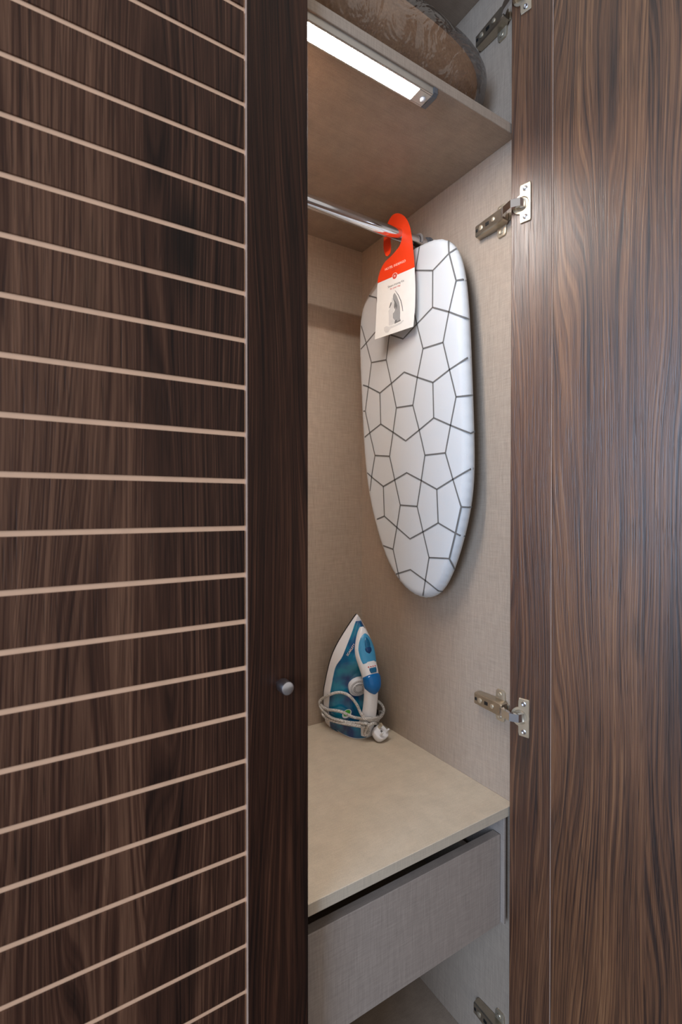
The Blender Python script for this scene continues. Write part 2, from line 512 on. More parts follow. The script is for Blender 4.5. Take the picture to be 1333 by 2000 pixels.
    for s in (1, -1):
        sc = MB().lathe([(0.0048, 0), (0.0046, 0.0008), (0.0034, 0.0013), (0.0012, 0.0004)], P(0.0290, 0.0029, 0.0265 * s), DN, 16)
        sc.build('screw', M['brushed'], hg, True)
    return hg
h0 = hinge(0.5755)
for z in (-0.4010, 0.9690, -1.0580):
    c = h0.copy(); COL.objects.link(c); c.parent = wr
    c.location = (0, 0, z - 0.5755)
    for ch in list(h0.children):
        d = ch.copy(); COL.objects.link(d); d.parent = c

# ---- clothes rail
RY, RZ, RR = 0.8925, 0.6232, 0.0133
rail = MB().tube([(XL + 0.002, RY, Z(RZ)), (0.3, RY, Z(RZ)), (XR - 0.002, RY, Z(RZ))], RR, 32).build('clothes_rail', M['chrome'], wr, True, angle=60)
for xx, s in ((XR, -1), (XL, 1)):
    MB().lathe([(0.0185, 0.0), (0.0185, 0.003), (0.0165, 0.0045), (0.0165, 0.010), (0.0152, 0.0112)], (xx, RY, Z(RZ)), (s, 0, 0), 32).build('rail_socket', M['grey_pl'], rail, True, angle=30)

# ------------------------------------------------------------------ LED closet light under the upper shelf
ll = empty('closet_light', (0.2, 0.6605, Z(ZU)))
tag(ll, 'long lit white bar light with grey end cap under the upper shelf', 'light')
def rel(mb, root):
    L = root.location
    mb.v = [(p[0] - L.x, p[1] - L.y, p[2] - L.z) for p in mb.v]
    return mb
LX0, LX1 = -0.12, 0.571
zt, zb = Z(ZU) - 0.0002, Z(ZU) - 0.0125
b = MB()
b.prism([(0.6440, zt), (0.6440, zb + 0.0005), (0.6450, zb), (0.6475, zb), (0.6475, zb + 0.002), (0.6735, zb + 0.002), (0.6735, zb), (0.6760, zb), (0.6770, zb + 0.0005), (0.6770, zt)],
        (0, 0, 0), (0, 1, 0), (0, 0, 1), (1, 0, 0), LX0, 0.5985)
rel(b, ll).build('housing', M['alu'], ll)
b = MB()
arc = [(0.6478 + 0.0254 * k / 10.0, zb + 0.0018 - 0.0014 * math.sin(PI * k / 10.0)) for k in range(11)]
b.prism(arc, (0, 0, 0), (0, 1, 0), (0, 0, 1), (1, 0, 0), LX0 + 0.001, LX1)
rel(b, ll).build('diffuser', M['led'], ll)
b = MB().box((LX1 + 0.0005, 0.6478, zb - 0.0004), (0.599, 0.6732, zb + 0.0022), 0.0005, 1)
rel(b, ll).build('sensor_plate', M['alu'], ll)
b = MB().lathe([(0.0052, 0), (0.0050, 0.0018), (0.0036, 0.0036), (0.0012, 0.0044)], (0.5895, 0.6605, zb - 0.0003), (0, 0, -1), 20)
rel(b, ll).build('motion_sensor', M['white_pl'], ll, True)
for xa, xb in ((0.599, 0.6085), (LX0 - 0.009, LX0)):
    b = MB().prism([(0.6420, zt), (0.6420, zb + 0.003), (0.6465, zb - 0.0015), (0.6740, zb - 0.0015), (0.6790, zb + 0.003), (0.6790, zt)], (0, 0, 0), (0, 1, 0), (0, 0, 1), (1, 0, 0), xa, xb, 0.0012)
    rel(b, ll).build('end_cap', M['grey_pl'], ll)

# ------------------------------------------------------------------ ironing board hanging on the rail, against the right panel
XFACE = 0.750
M['cotton'] = plain('white_cotton_cover', (204, 206, 208), 0.85, var=0.03, spec=0.2, scale=900)
M['print_grey'] = plain('grey_printed_line', (108, 106, 104), 0.85, spec=0.1)
ib = empty('ironing_board', (0.77, 0.91, Z(0.0)))
tag(ib, 'white ironing board with grey geometric line pattern hanging from the rail', 'ironing board')
RND = 0.017
sil = [(870, 462.5), (850, 464), (830, 470), (808, 482), (785, 497), (760, 518), (740, 540), (722, 566), (709, 592), (702.5, 622), (702, 660), (704, 710), (707, 770),
       (709, 830), (712, 890), (717, 945), (724, 985), (734, 1026), (746, 1068), (760, 1108), (778, 1140), (800, 1163), (824, 1175), (845, 1170), (862, 1156),
       (880, 1128), (895, 1095), (908, 1056), (921, 1008), (928, 965), (930.5, 920), (929, 860), (926.5, 790), (924, 720), (921.5, 650), (918.5, 590), (914, 535), (906, 500), (892, 473)]
out = []
for (u, v) in sil:
    k = min(1.0, max(0.0, (u - 840) / 70.0))
    p = onx(u, v, XFACE + 0.004 + 0.0205 * k)
    out.append(Vector((p.y + (0.005 * (1 - k) if u < 790 else 0.0), p.z)))
def catmull(P, n, closed=True):
    R = []; N = len(P)
    for i in range(N if closed else N - 1):
        p0, p1, p2, p3 = (P[(i - 1) % N], P[i], P[(i + 1) % N], P[(i + 2) % N]) if closed else (P[max(i - 1, 0)], P[i], P[i + 1], P[min(i + 2, N - 1)])
        for k in range(n):
            t = k / n
            R.append(0.5 * ((2 * p1) + (p2 - p0) * t + (2 * p0 - 5 * p1 + 4 * p2 - p3) * t * t + (3 * p1 - p0 - 3 * p2 + p3) * t ** 3))
    if not closed: R.append(P[-1].copy())
    return R
# even out the surveyed outline
for _ in range(2):
    out = [(out[i - 1] + out[i] * 2 + out[(i + 1) % len(out)]) / 4 for i in range(len(out))]
outline = catmull(out, 8)
NO = len(outline)
def seg_inset(p):
    best = 9; dirv = Vector((0, 0))
    for i in range(NO):
        a = outline[i]; ab = outline[(i + 1) % NO] - a
        t = max(0, min(1, (p - a).dot(ab) / ab.length_squared))
        q = a + ab * t; d = (p - q).length
        if d < best: best = d; dirv = q - p; near = (i, q)
    inside = False
    for i in range(NO):
        a = outline[i]; b2 = outline[(i + 1) % NO]
        if (a.y > p.y) != (b2.y > p.y) and p.x < (b2.x - a.x) * (p.y - a.y) / (b2.y - a.y) + a.x:
            inside = not inside
    return (best if inside else -best), (dirv.normalized() if dirv.length > 1e-9 else Vector((1, 0))) * (1 if inside else -1)
def face_x(d):
    if d >= RND: return XFACE
    s = (RND - max(d, 0)) / RND
    return XFACE + RND * (1 - math.sqrt(max(0, 1 - s * s)))
cen = sum(outline, Vector((0, 0))) / NO
nrm_in = []
for i in range(NO):
    t = (outline[(i + 1) % NO] - outline[i - 1]).normalized()
    n = Vector((-t.y, t.x))
    if n.dot(cen - outline[i]) < 0: n = -n
    nrm_in.append(n)
def gather(i):
    return 0.0006 * math.sin(i * 1.9) + 0.0004 * math.sin(i * 3.3 + 1.0)
rows = []
for (d, x) in ((0.012, XFACE + 0.0265), (0.004, XFACE + 0.0262), (0.0006, XFACE + 0.0235)):
    rows.append([Vector((x, (outline[i] + nrm_in[i] * d).x, Z((outline[i] + nrm_in[i] * d).y))) for i in range(NO)])
for d in (0.0, 0.0006, 0.002, 0.0045, 0.008, 0.012, RND, 0.026):
    g = max(0, 1 - d / 0.014)
    rows.append([Vector((face_x(d), (outline[i] + nrm_in[i] * (d + gather(i) * g)).x, Z((outline[i] + nrm_in[i] * (d + gather(i) * g)).y))) for i in range(NO)])
base = [outline[i] + nrm_in[i] * 0.026 for i in range(NO)]
for s in (0.8, 0.5, 0.2, 0.01):
    rows.append([Vector((XFACE, (cen + (p - cen) * s).x, Z((cen + (p - cen) * s).y))) for p in base])
rel(MB().loft(rows, True, True), ib).build('cover', M['cotton'], ib, True, angle=60)
# back plate and folded legs behind the pad
rows = [[Vector((x, (outline[i] + nrm_in[i] * d).x, Z((outline[i] + nrm_in[i] * d).y))) for i in range(NO)] for (x, d) in ((XFACE + 0.0240, 0.004), (XFACE + 0.0275, 0.004))]
b = MB().loft(rows, True, True)
rel(b, ib).build('base_plate', M['grey_pl'], ib)
for dy in (-0.09, 0.09):
    b = MB().tube([(XFACE + 0.0325, 0.915 + dy, Z(0.42)), (XFACE + 0.0335, 0.905 + dy, Z(0.10)), (XFACE + 0.0335, 0.895 + dy * 0.8, Z(0.02))], 0.0048, 12)
    rel(b, ib).build('leg', M['nickel_dark'], ib, True)

ZP = lambda X, Y: (680 + X / 2.6317, 440 + Y / 2.6317)
PAT = [
 [(515, 52), (520, 140), (557, 285), (520, 445), (490, 602), (523, 742), (557, 882), (528, 1030), (502, 1170), (542, 1310), (583, 1447), (553, 1585), (522, 1713), (548, 1768), (560, 1790)],
 [(620, 125), (585, 117), (557, 122), (520, 145), (437, 233), (345, 232), (270, 205), (160, 300)],
 [(437, 233), (436, 422)],
 [(557, 285), (590, 280), (632, 298), (650, 310)],
 [(660, 492), (632, 488), (520, 445), (436, 422), (358, 505), (285, 584), (225, 565), (168, 518), (95, 605), (60, 645)],
 [(490, 602), (387, 634)],
 [(380, 50), (375, 75), (345, 250), (323, 377), (345, 465), (387, 634), (358, 780), (335, 925), (368, 1055), (397, 1182), (378, 1310), (357, 1445), (388, 1580), (418, 1708), (398, 1830), (383, 1930), (380, 1950)],
 [(323, 377), (238, 392)], [(238, 392), (238, 440), (213, 570), (198, 692), (225, 815), (250, 938), (233, 1065), (215, 1187), (242, 1310), (270, 1438), (252, 1555), (233, 1665), (260, 1790), (280, 1885), (286, 1905)],
 [(198, 692), (122, 706)],
 [(78, 340), (75, 365), (62, 490), (95, 605), (122, 706), (105, 840), (90, 955), (115, 1075), (140, 1183), (125, 1275), (113, 1375), (110, 1400)],
 [(62, 490), (45, 492)],
 [(60, 350), (80, 355), (148, 373), (168, 518)],
 [(557, 882), (650, 873), (670, 872)],
 [(670, 705), (640, 680), (620, 678), (523, 742), (438, 808), (360, 782), (290, 755), (225, 812), (165, 862), (100, 828), (68, 818), (50, 812)],
 [(438, 808), (442, 990)], [(165, 862), (170, 1022)],
 [(670, 1045), (650, 1060), (630, 1070), (528, 1028), (442, 990), (368, 1052), (298, 1108), (235, 1065), (170, 1022), (115, 1065), (80, 1095), (60, 1110)],
 [(335, 925), (250, 938)], [(90, 955), (60, 958)],
 [(397, 1182), (502, 1170)], [(215, 1187), (140, 1183)],
 [(675, 1258), (655, 1254), (635, 1250), (542, 1305), (458, 1357), (378, 1312), (303, 1272), (242, 1308), (183, 1342), (128, 1298), (100, 1272), (85, 1260)],
 [(458, 1357), (465, 1530)], [(183, 1342), (188, 1495)],
 [(583, 1447), (615, 1449), (645, 1447), (670, 1445)], [(357, 1445), (270, 1438)],
 [(630, 1598), (600, 1597), (575, 1593), (550, 1580), (465, 1530), (388, 1575), (320, 1612), (252, 1552), (188, 1495), (140, 1515), (125, 1522)],
 [(418, 1708), (522, 1713)], [(233, 1665), (165, 1640), (150, 1635)],
 [(210, 1805), (220, 1802), (258, 1790), (322, 1770), (398, 1825), (465, 1877), (488, 1880), (500, 1878)],
]
b = MB()
for line in PAT:
    pts = []
    for k in range(len(line) - 1):
        (xa, ya), (xb, yb) = line[k], line[k + 1]
        n = max(2, int(math.hypot(xb - xa, yb - ya) / 9))
        for q in range(n):
            pts.append((xa + (xb - xa) * q / n, ya + (yb - ya) * q / n))
    pts.append(line[-1])
    row = []
    for (X, Y) in pts:
        u, v = ZP(X, Y)
        lo, hi = XFACE, XFACE + RND
        for it in range(11):
            x = (lo + hi) / 2
            p = onx(u, v, x)
            d, dr_ = seg_inset(Vector((p.y, p.z)))
            if face_x(d) > x: lo = x
            else: hi = x
        if d < 0.0004:                         # round the rim onto the side of the pad
            lo, hi = XFACE + RND, XFACE + 0.0235
            p = onx(u, v, hi); d, dr_ = seg_inset(Vector((p.y, p.z)))
            if d < 0: continue
            for it in range(7):
                xs = (lo + hi) / 2
                p = onx(u, v, xs); d, dr_ = seg_inset(Vector((p.y, p.z)))
                if d > 0: hi = xs
                else: lo = xs
            n3 = Vector((-0.1, dr_.x, dr_.y)).normalized()
            row.append((Vector((hi, p.y, Z(p.z))) + n3 * 0.0016, n3))
            continue
        s = max(0.0, (RND - d) / RND)
        n3 = Vector((-math.sqrt(max(0.02, 1 - s * s)), dr_.x * s, dr_.y * s)).normalized()
        row.append((Vector((face_x(d), p.y, Z(p.z))) + n3 * (0.0006 + 0.0011 * max(0.0, 1 - d / 0.014)), n3))
    if len(row) < 2: continue
    A = []; hw = 0.0017
    for i in range(len(row)):
        t = (row[min(i + 1, len(row) - 1)][0] - row[max(i - 1, 0)][0]).normalized()
        sd = t.cross(row[i][1]).normalized()
        A.append([row[i][0] + sd * hw, row[i][0] - sd * hw])
    b.loft(A)
pl = rel(b, ib).build('printed_pattern', M['print_grey'], ib, True)
pl['label'] = 'grey pentagon line print'
# wire hook over the rail
hx = 0.781
pts = []
for k in range(15):
    a = math.radians(205 - k * 16.5)
    pts.append(Vector((hx, RY + 0.0168 * math.cos(a), Z(RZ) + 0.0168 * math.sin(a))))
last = pts[-1]
pts += [Vector((hx, last.y + 0.001, last.z - 0.02)), Vector((hx - 0.001, last.y + 0.002, last.z - 0.06)), Vector((XFACE + 0.0310, last.y + 0.002, last.z - 0.10))]
M['hook'] = plain('grey_coated_wire', (150, 143, 138), 0.45)
b = MB().tube(catmull(pts, 4, False), 0.0027, 10)
rel(b, ib).build('hanging_hook', M['hook'], ib, True)

# ------------------------------------------------------------------ card tag on the rail
TA = math.radians(-12.1)
TD = Vector((-math.sin(TA), -math.cos(TA), 0))         # to the right along the card
TN = Vector((TD.y, -TD.x, 0))                          # face towards the open side
P0 = Vector((0.722, RY, 0.0))
tg = empty('door_hanger_card', (P0.x, P0.y, Z(RZ)))
tag(tg, 'red and white hotel hanger card with iron picture looped over the chrome rail', 'card')
def TP(u, v):
    p = onplane(u, v, P0, TN) - P0
    return Vector((p.dot(TD), p.z))
M['card_red'] = plain('red_card', (236, 62, 18), 0.42, var=0.03)
M['card_white'] = plain('white_card', (232, 230, 226), 0.45, var=0.02)
M['ink_white'] = plain('white_ink', (250, 225, 215), 0.6)
M['ink_grey'] = plain('grey_ink', (105, 105, 105), 0.6)
M['ink_mid'] = plain('mid_grey_ink', (150, 150, 150), 0.6)
M['ink_pale'] = plain('pale_grey_ink', (205, 204, 202), 0.6)
M['ink_red'] = plain('red_ink', (200, 60, 45), 0.6)
def spl(px, n=5):
    return catmull([TP(*p) for p in px], n, False)
outer = spl([(810.5, 522), (808, 490), (805, 462), (800.5, 440), (792, 424), (780, 417), (768, 420), (759, 434), (753, 452), (750, 472), (750.5, 488), (754, 499), (758, 500.5)])
inner = spl([(758, 500.5), (763, 494), (764.5, 482), (763.5, 466), (767, 453), (775, 447.5), (782, 450), (785.5, 458), (785, 469), (780, 482), (768, 497), (752, 513), (744, 528), (740, 541), (738, 553.5)])
red = outer + inner[1:]
def slab(poly, name, mat, n0=0.0, n1=0.0006):
    b = MB().prism([(p.x, p.y) for p in poly], Vector((P0.x, P0.y, ZC)), TD, (0, 0, 1), TN, n0, n1)
    return rel(b, tg).build(name, mat, tg)
slab(red, 'red_top', M['card_red'])
slab([TP(738, 553.7), TP(810.5, 522.2), TP(812, 560), TP(811.5, 600), TP(808, 638), TP(733, 663), TP(735.5, 620), TP(737, 590)], 'white_panel', M['card_white'])
# printed emblem: disc with ring on the colour edge
def disc(u, v, r, n=24):
    c = TP(u, v); return [Vector((c.x + r * math.cos(2 * PI * k / n), c.y + r * math.sin(2 * PI * k / n))) for k in range(n)]
e_ = slab(disc(772, 539.3, 0.0076), 'emblem', M['ink_white'], 0.0006, 0.0008)
slab(disc(772, 539.3, 0.0064), 'emblem_disc', M['ink_red'], 0.0008, 0.0010)
def ink(poly, mat, h=0.0009, nm='printed_iron'):
    return slab([TP(*p) for p in poly], nm, mat, 0.0006, h)
ZI = lambda X, Y: (740 + X / 17.77, 560 + Y / 17.77)
def inkz(pts, mat, h=0.0008, nm='printed_iron'):
    return ink([ZI(*p) for p in pts], mat, h, nm)
inkz([(560, 210), (640, 330), (715, 520), (745, 700), (755, 900), (750, 1100), (775, 1180), (700, 1215), (560, 1285), (575, 1180), (500, 1090), (500, 940), (560, 850), (590, 720), (560, 560), (500, 420), (510, 300)], M['ink_mid'])
inkz([(530, 430), (600, 520), (660, 650), (640, 800), (600, 690), (570, 790), (545, 700), (555, 560)], M['ink_grey'], 0.0010)
inkz([(575, 1180), (640, 1140), (640, 1215), (760, 1150), (775, 1185), (560, 1290)], M['ink_grey'], 0.0010)
inkz([(430, 540), (460, 545), (450, 620), (400, 730), (370, 750), (400, 640)], M['ink_grey'], 0.0008)
inkz([(570, 118), (600, 150), (700, 280), (790, 480), (835, 680), (855, 850), (835, 850), (812, 690), (768, 500), (680, 300), (590, 160)], M['ink_grey'], 0.0008)
inkz([(470, 380), (500, 430), (540, 560), (550, 700), (540, 820), (490, 950), (490, 1090), (570, 1190), (560, 1280), (440, 1340), (360, 1350), (365, 1050), (350, 850), (390, 770), (450, 640)], M['ink_pale'], 0.00075)
inkz([(200, 1420), (270, 1370), (360, 1390), (560, 1330), (760, 1240), (860, 1150), (880, 1180), (780, 1290), (560, 1400), (420, 1460), (340, 1590), (250, 1600), (195, 1520)], M['ink_pale'], 0.0007)

def text(body, hgt, mat, parent, frame, ex=0.00012, label=None):
    """flat lettering as its own mesh, in the given frame"""
    cu = bpy.data.curves.new('lettering', 'FONT')
    cu.body = body; cu.size = hgt; cu.extrude = ex; cu.align_x = 'CENTER'; cu.resolution_u = 4
    tmp = bpy.data.objects.new('lettering_outline', cu)
    COL.objects.link(tmp)
    bpy.context.view_layer.update()
    me = bpy.data.meshes.new_from_object(tmp.evaluated_get(bpy.context.evaluated_depsgraph_get()))
    bpy.data.objects.remove(tmp)
    me.name = 'lettering'
    me.materials.clear(); me.materials.append(mat)
    o = bpy.data.objects.new('lettering', me)
    COL.objects.link(o)
    o.parent = parent
    o.matrix_local = frame
    if label: o['label'] = label
    return o
def tframe(u, v, n, rot=0.0):
    c = TP(u, v)
    O = Vector((P0.x, P0.y, ZC)) + TD * c.x + Vector((0, 0, c.y)) + TN * n
    m = Matrix((TD, Vector((0, 0, 1)), TN)).transposed().to_4x4()
    return Matrix.Translation(O) @ m @ Matrix.Rotation(rot, 4, 'Z')
TT = Matrix.Translation(-tg.location)
text('HOTEL INDERGO', 0.0078, M['ink_white'], tg, TT @ tframe(772.5, 520.5, 0.0008))
text('COMFORT', 0.0046, M['ink_red'], tg, TT @ tframe(773, 526.5, 0.0008))
text('Steam ironing Kit', 0.0068, M['ink_grey'], tg, TT @ tframe(774, 556.5, 0.0008))
text('for your stay', 0.0058, M['ink_red'], tg, TT @ tframe(773, 562.5, 0.0008))
text('IR', 0.0072, M['ink_white'], tg, TT @ tframe(772, 541.4, 0.0011))

# ------------------------------------------------------------------ blanket in a clear bag on the upper shelf
bl = empty('bagged_blanket', (0.35, 0.85, Z(ZU) + 0.019))
tag(bl, 'brown blanket folded inside a clear plastic bag on the top shelf', 'blanket')
t = NT('brown_blanket_wool')
n1 = t.noise(t.coord(), 260, 3); n2 = t.noise(t.coord(), 14, 2)
vv = t.math('ADD', t.math('MULTIPLY', n1, 0.55), t.math('MULTIPLY', n2, 0.45))
t.bump(n1, 0.5, 0.002)
M['wool'] = t.set(Base_Color=t.ramp(vv, [(0.35, lin((165, 132, 104))), (0.65, lin((198, 162, 130)))]), Roughness=0.9, Specular_IOR_Level=0.1)
t = NT('clear_plastic_film')
tr = t.new('ShaderNodeBsdfTransparent'); tr.inputs[0].default_value = (0.95, 0.95, 0.96, 1)
gl = t.new('ShaderNodeBsdfGlossy'); gl.inputs['Roughness'].default_value = 0.16
lw = t.new('ShaderNodeLayerWeight'); lw.inputs[0].default_value = 0.45
mx = t.new('ShaderNodeMixShader')
nz = t.noise(t.coord(), 13, 3, 0.55, 1.6)
bp = t.new('ShaderNodeBump'); bp.inputs['Strength'].default_value = 0.6; bp.inputs['Distance'].default_value = 0.02
t.t.links.new(nz, bp.inputs['Height']); t.t.links.new(bp.outputs[0], gl.inputs['Normal']); t.t.links.new(bp.outputs[0], lw.inputs['Normal'])
t.t.links.new(t.math('ADD', t.math('MULTIPLY', lw.outputs['Fresnel'], 0.62), 0.06, clamp=True), mx.inputs[0])
t.t.links.new(tr.outputs[0], mx.inputs[1]); t.t.links.new(gl.outputs[0], mx.inputs[2])
t.t.links.new(mx.outputs[0], t.n['Material Output'].inputs['Surface'])
M['film'] = t.m
from mathutils import noise as mnoise
def blob(x0, x1, y0, y1, z0, z1, ex, wr_amp, wr_f, seed, nu=72, nv=40):
    """pillowy block: superellipsoid with a flat underside and soft wrinkles"""
    cx, cy = (x0 + x1) / 2, (y0 + y1) / 2
    rx, ry, h = (x1 - x0) / 2, (y1 - y0) / 2, z1 - z0
    sg = lambda v, e: math.copysign(abs(v) ** e, v)
    rows = []
    for i in range(nv + 1):
        ph = -PI / 2 + PI * i / nv
        row = []
        for k in range(nu):
            th = 2 * PI * k / nu
            cp = sg(math.cos(ph), ex); sp = sg(math.sin(ph), ex)
            x = cx + rx * cp * sg(math.cos(th), 0.32); y = cy + ry * cp * sg(math.sin(th), 0.28); z = z0 + h * 0.5 * (1 + sp)
            nse = mnoise.noise(Vector((x * wr_f + seed, y * wr_f, z * wr_f * 1.4))) * wr_amp
            dv = Vector((x - cx, y - cy, (z - z0 - h / 2))).normalized()
            p = Vector((x, y, z)) + dv * nse
            p.z = max(p.z, z0)
            row.append(p)
        rows.append(row)
    return rows
ZSH = ZU + 0.019
rows = blob(-0.10, 0.782, 0.655, 1.12, Z(ZSH) + 0.002, Z(ZSH) + 0.172, 0.72, 0.004, 7.0, 1.7)
rel(MB().loft(rows, True), bl).build('blanket', M['wool'], bl, True, angle=80)
rows = blob(-0.125, 0.806, 0.646, 1.14, Z(ZSH) + 0.0005, Z(ZSH) + 0.186, 0.70, 0.009, 13.0, 4.2, 110, 60)
rel(MB().loft(rows, True), bl).build('plastic_bag', M['film'], bl, True, angle=80)

# ------------------------------------------------------------------ steam iron standing on its heel in the corner
M['blue_pl'] = None
t = NT('translucent_blue_tank')
nn = t.noise(t.coord(), 22, 2)
M['blue_pl'] = t.set(Base_Color=t.ramp(nn, [(0.36, lin((0, 52, 112))), (0.5, lin((4, 100, 142))), (0.64, lin((10, 126, 158)))]), Roughness=0.13, Coat_Weight=0.5)
M['navy'] = plain('deep_blue_plastic', (6, 58, 110), 0.2)
M['lever'] = plain('bright_blue_plastic', (0, 100, 170), 0.2)
M['sky'] = plain('light_blue_plastic', (66, 150, 196), 0.25)
M['teal'] = plain('teal_button', (14, 96, 140), 0.25)
M['iron_white'] = plain('glossy_white_plastic', (228, 229, 233), 0.25, var=0.015)
M['sole'] = plain('dark_soleplate', (70, 72, 76), 0.3, 0.8)
M['green'] = plain('green_sticker', (70, 170, 50), 0.4)
M['reddot'] = plain('red_print', (205, 60, 60), 0.5)
IX, IY, IZ = 0.7300, 1.156, Z(ZL)
ir = empty('steam_iron', (IX, IY, IZ))
tag(ir, 'blue and white steam iron standing upright on its heel in the corner', 'iron')
LEAN = math.radians(15.0); LX = 0.0
AW = Vector((1, 0, 0)); AH = Vector((0, -math.cos(LEAN), -math.sin(LEAN) * 0.0)); AL = Vector((LX, -math.sin(LEAN), math.cos(LEAN)))
AL.normalize(); AH = Vector((0, -1, -math.tan(LEAN))).normalized(); AH = (AH - AL * AH.dot(AL)).normalized(); AW = AH.cross(AL) * -1
if AW.x < 0: AW = -AW
L0 = 0.012
def IP(wd, h, l):
    """iron point: across, out from the soleplate, along towards the tip (relative to the iron's base)"""
    return AW * wd + AH * h + AL * (l * 1.05) + Vector((0, 0, 0.004))
def interp(tab, l):
    if l <= tab[0][0]: return tab[0][1]
    for (a, va), (b2, vb) in zip(tab, tab[1:]):
        if l <= b2:
            t_ = (l - a) / (b2 - a); t_ = t_ * t_ * (3 - 2 * t_) if False else t_
            return va + (vb - va) * t_
    return tab[-1][1]
WID = [(0.0, 0.0480), (0.03, 0.0555), (0.06, 0.0630), (0.10, 0.0680), (0.147, 0.0655), (0.18, 0.0620), (0.205, 0.0560), (0.23, 0.0455), (0.263, 0.0265), (0.285, 0.0120), (0.296, 0.0045), (0.300, 0.0008)]
HGT = [(0.0, 0.095), (0.06, 0.090), (0.10, 0.074), (0.14, 0.062), (0.17, 0.066), (0.20, 0.074), (0.23, 0.068), (0.26, 0.048), (0.28, 0.032), (0.295, 0.018), (0.300, 0.010)]
SKT = [(0.0, 0.028), (0.10, 0.028), (0.15, 0.026), (0.175, 0.026), (0.19, 0.030), (0.205, 0.037), (0.23, 0.034), (0.255, 0.027), (0.27, 0.022), (0.285, 0.014), (0.300, 0.010)]
def sm(tab, l):
    return (interp(tab, l - 0.008) + 2 * interp(tab, l) + interp(tab, l + 0.008)) / 4 if 0.008 < l < 0.292 else interp(tab, l)
def bw(l, h):
    Ht = sm(HGT, l); f_ = max(0.0, 1 - (max(0, h) / Ht) ** 3.2)
    return sm(WID, l) * f_ ** 0.52
LS = [0.006 + 0.294 * (k / 46.0) for k in range(47)]
# soleplate
b = MB()
pts = [(sm(WID, l), l * 1.05) for l in LS] + [(-sm(WID, l), l * 1.05) for l in reversed(LS)]
b.prism(pts, (0, 0, 0), AW, AL, AH, -0.0005, 0.0038)
b.v = [tuple(Vector(p) + Vector((0, 0, 0.004))) for p in b.v]
b.build('soleplate', M['sole'], ir)
def half(l, h0, h1, n, inset):
    r = []
    for k in range(n + 1):
        h = h0 + (h1 - h0) * k / n
        r.append((max(0.0, bw(l, h) - inset), h))
    return r
def shell(hf0, hf1, n, inset, close_top):
    rows = []
    for l in LS:
        pr = half(l, hf0(l), hf1(l), n, inset)
        row = [IP(-wd, h, l) for wd, h in pr] + [IP(wd, h, l) for wd, h in reversed(pr)]
        rows.append(row)
    return rows
topf = lambda l: max(sm(SKT, l) * 0.72, 0.001)
rows = shell(lambda l: 0.0038, lambda l: min(sm(SKT, l) + 0.001, sm(HGT, l) * 0.97), 8, 0.0, False)
MB().loft(rows, True, True).build('skirt', M['iron_white'], ir, True, angle=50)
rows = []
for l in LS:
    if l > 0.289: break
    h0, h1 = sm(SKT, l), sm(HGT, l)
    pr = []
    for k in range(17):
        a = k / 16.0; h = h0 + (h1 - h0) * math.sin(a * PI / 2) * 0.9995
        pr.append((max(0.0, bw(l, h) - 0.0012), h))
    rows.append([IP(-wd, h, l) for wd, h in pr] + [IP(wd, h, l) for wd, h in reversed(pr)])
MB().loft(rows, True, True).build('water_tank', M['blue_pl'], ir, True, angle=50)
# swept parts of the handle: (along, out, half width, half depth)
def sweep(tab, name, mat, off=0.0, ex=0.8, n=24, sub=5, warp=0.0):
    P = catmull([Vector((a[0], a[1], a[2], a[3])) for a in tab], sub, False)
    rows = []
    for i, p in enumerate(P):
        q = P[min(i + 1, len(P) - 1)] - P[max(i - 1, 0)]
        tl = Vector((q[0], q[1])).normalized()
        nl = Vector((tl.y, -tl.x))                # points outwards (away from the soleplate)
        if nl.y < 0: nl = -nl
        row = []
        for k in range(n):
            a = 2 * PI * k / n
            cw = math.copysign(abs(math.cos(a)) ** ex, math.cos(a)) * p[2]
            cd = math.copysign(abs(math.sin(a)) ** ex, math.sin(a)) * p[3] + off
            row.append(IP(cw, p[1] + nl.y * cd, p[0] + nl.x * cd))
        rows.append(row)
    return MB().loft(rows, True, True).build(name, mat, ir, True, angle=50)
HP = [(0.278, 0.030, 0.005, 0.007), (0.268, 0.036, 0.0130, 0.012), (0.250, 0.046, 0.0220, 0.015), (0.230, 0.058, 0.0280, 0.017), (0.210, 0.075, 0.0260, 0.016), (0.190, 0.092, 0.0225, 0.015),
      (0.170, 0.105, 0.0195, 0.0145), (0.140, 0.114, 0.0178, 0.0145), (0.100, 0.119, 0.0180, 0.015), (0.065, 0.119, 0.0190, 0.0155), (0.040, 0.117, 0.0195, 0.016)]
sweep(HP, 'handle', M['iron_white'])
sweep([(0.266, 0.0385, 0.004, 0.008), (0.260, 0.0415, 0.0120, 0.012), (0.249, 0.0475, 0.0195, 0.0145), (0.232, 0.0575, 0.0255, 0.0160), (0.215, 0.0705, 0.0250, 0.0158), (0.204, 0.0800, 0.0225, 0.0150)], 'top_cap', M['sky'], 0.0030)
sweep([(0.257, 0.0450, 0.004, 0.006), (0.249, 0.0490, 0.0095, 0.010), (0.235, 0.0560, 0.0120, 0.012), (0.225, 0.0620, 0.0105, 0.010), (0.220, 0.0655, 0.004, 0.006)], 'spray_button', M['teal'], 0.0088, 0.9)
sweep([(0.238, 0.0545, 0.003, 0.004), (0.234, 0.0565, 0.0095, 0.006), (0.226, 0.0615, 0.0095, 0.006), (0.221, 0.0650, 0.003, 0.004)], 'steam_button', M['navy'], 0.0160, 0.9)
sweep([(0.205, 0.0790, 0.0195, 0.0150), (0.197, 0.0865, 0.0215, 0.0152), (0.187, 0.0945, 0.0210, 0.0150), (0.180, 0.0995, 0.0200, 0.0148)], 'control_panel', M['iron_white'], 0.0036)
sweep([(0.1950, 0.0885, 0.0095, 0.004), (0.1915, 0.0912, 0.0105, 0.0045), (0.1860, 0.0953, 0.0085, 0.004)], 'steam_slider', M['teal'], 0.0165, 0.5)
